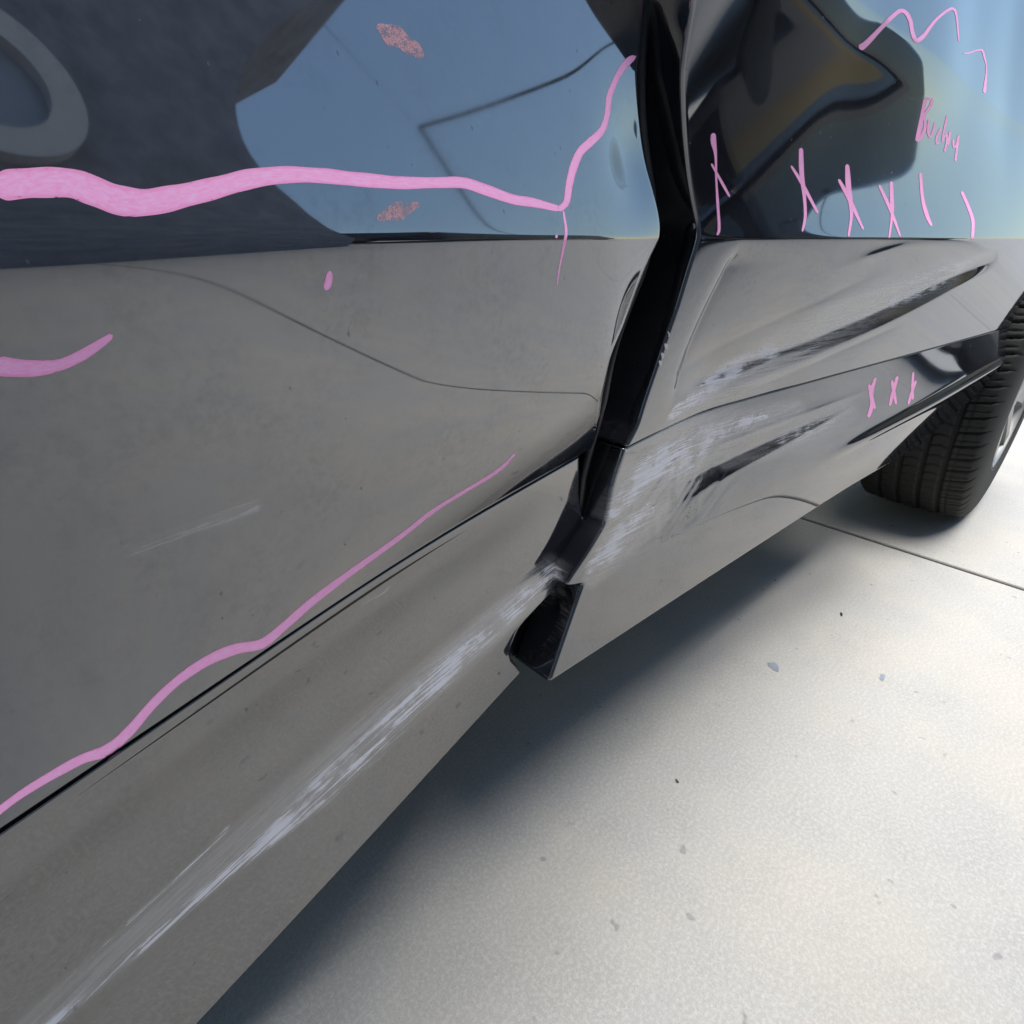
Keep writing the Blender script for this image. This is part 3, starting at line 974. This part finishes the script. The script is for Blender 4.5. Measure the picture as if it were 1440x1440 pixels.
bld = empty('added_building', (-3.0, -3.3, 0))  # added shape: its outline mirrors as the door's dark area, also blocks sky
tag(bld, 'added grey building shape across the driveway, made to mirror dark in the door paint', 'building')
outl = [(-7, 0), (6.1, 0), (6.1, 2.3), (6.02, 2.55), (5.88, 2.75), (5.80, 3.0), (5.87, 3.3), (6.07, 3.6), (6.41, 3.95), (7.02, 4.35), (7.6, 4.7), (7.6, 5.2), (-7, 5.2)]
outl = outl[:2] + [(float(p[0]), float(p[1])) for p in smooth_poly([(x, z, 0) for x, z in outl[2:11]], 0.06)] + outl[11:]
no = len(outl)
mesh_obj('wall', [(x, 0.6, z) for x, z in outl] + [(x, -0.6, z) for x, z in outl],
         [tuple(range(no)), tuple(range(2 * no - 1, no - 1, -1))] + [(i, no + i, no + (i + 1) % no, (i + 1) % no) for i in range(no)], WALLM, bld, False)
rbox('shade_slab', (0.08, 2.0, 3.25), (6.3, 2.8, 0.14), WALLM, bld)  # unseen slab added overhead to dim the ground towards the left


def ring_y(name, cx, cz, r0, r1, y0, y1, mat, parent, n=48):
    V, F = [], []
    for k in range(n):
        a = 2 * math.pi * k / n
        for r, y in ((r0, y0), (r0, y1), (r1, y1), (r1, y0)):
            V.append((cx + r * math.cos(a), y, cz + r * math.sin(a)))
    for k in range(n):
        k2 = (k + 1) % n
        for j in range(4):
            F.append((k * 4 + j, k * 4 + (j + 1) % 4, k2 * 4 + (j + 1) % 4, k2 * 4 + j))
    return mesh_obj(name, V, F, mat, parent, False)


WHITE = plain('pale_ring_frame', (0.46, 0.47, 0.49), 0.6)
ring = ring_y('mirrored_ring', 4.38, 2.98, 0.27, 0.42, 0.58, 0.70, WHITE, bld)  # added ring and disc, there only to mirror as a pale ring
ring_y('ring_disc', 4.38, 2.98, 0.0, 0.28, 0.61, 0.63, plain('grey_ring_disc', (0.25, 0.29, 0.36), 0.3), ring)
bw = empty('added_low_wall', (12, -9, 0))  # added so the mirrored horizon gives an even dark line along the crease
tag(bw, 'low grey wall added far behind the photographer to mirror as the dark line of the body crease', 'wall')
rbox('wall', (0, 0, 0.9), (26, 0.25, 1.8), WALLM, bw)
rbox('coping', (0, 0, 1.84), (26, 0.34, 0.08), WALLM, bw)


def cable(pts, rad, label, sag=0.9):
    P = [Vector(p) for p in pts]
    V, F = [], []
    n = 24
    A, B = P
    for i in range(n + 1):
        s_ = i / n
        p = A.lerp(B, s_); p.z -= sag * 4 * s_ * (1 - s_)
        d = (B - A).normalized(); u = d.cross(Vector((0, 0, 1))).normalized(); w_ = u.cross(d)
        for k in range(6):
            a = k * math.pi / 3
            V.append(tuple(p + (u * math.cos(a) + w_ * math.sin(a)) * rad - A))
    o = mesh_obj('overhead_cable', V, grid_faces(n + 1, 6, wrap=True), SEAL)
    o.location = A
    return tag(o, label, 'cable', 'overhead cables mirrored in the front door')


cable([(9.1, -5.4, 6.0), (17.5, 6.3, 6.2)], 0.03, 'black overhead cable mirrored rising to the right in the blue of the front door')
cable([(9.1, -5.4, 6.0), (28.0, -12.8, 6.0)], 0.03, 'black overhead cable mirrored falling towards the body crease of the front door')
cable([(9.1, -5.4, 6.0), (4.5, -3.3, 5.1)], 0.003, 'hair-thin stay wire tying the overhead cables to the added grey building', 0.05)
pc = empty('parked_van', (6.3, -3.4, 0))
tag(pc, 'black parked van behind the photographer, seen only mirrored in the rear door', 'van')
rbox('body', (0, 0, 0.70), (5.0, 1.9, 0.9), BLACKP, pc, 0.16)
rbox('cabin', (0.0, 0, 1.6), (4.8, 1.8, 0.95), GLASS, pc, 0.16, 0.9)
for wx in (-1.55, 1.55):
    for wy in (-0.86, 0.86):
        wv = lathe('wheel', [(0.0, -0.1), (0.3, -0.1), (0.33, -0.07), (0.33, 0.07), (0.3, 0.1), (0.0, 0.1)], RUBBER, pc, 32)
        wv.location = (wx, wy, 0.33)
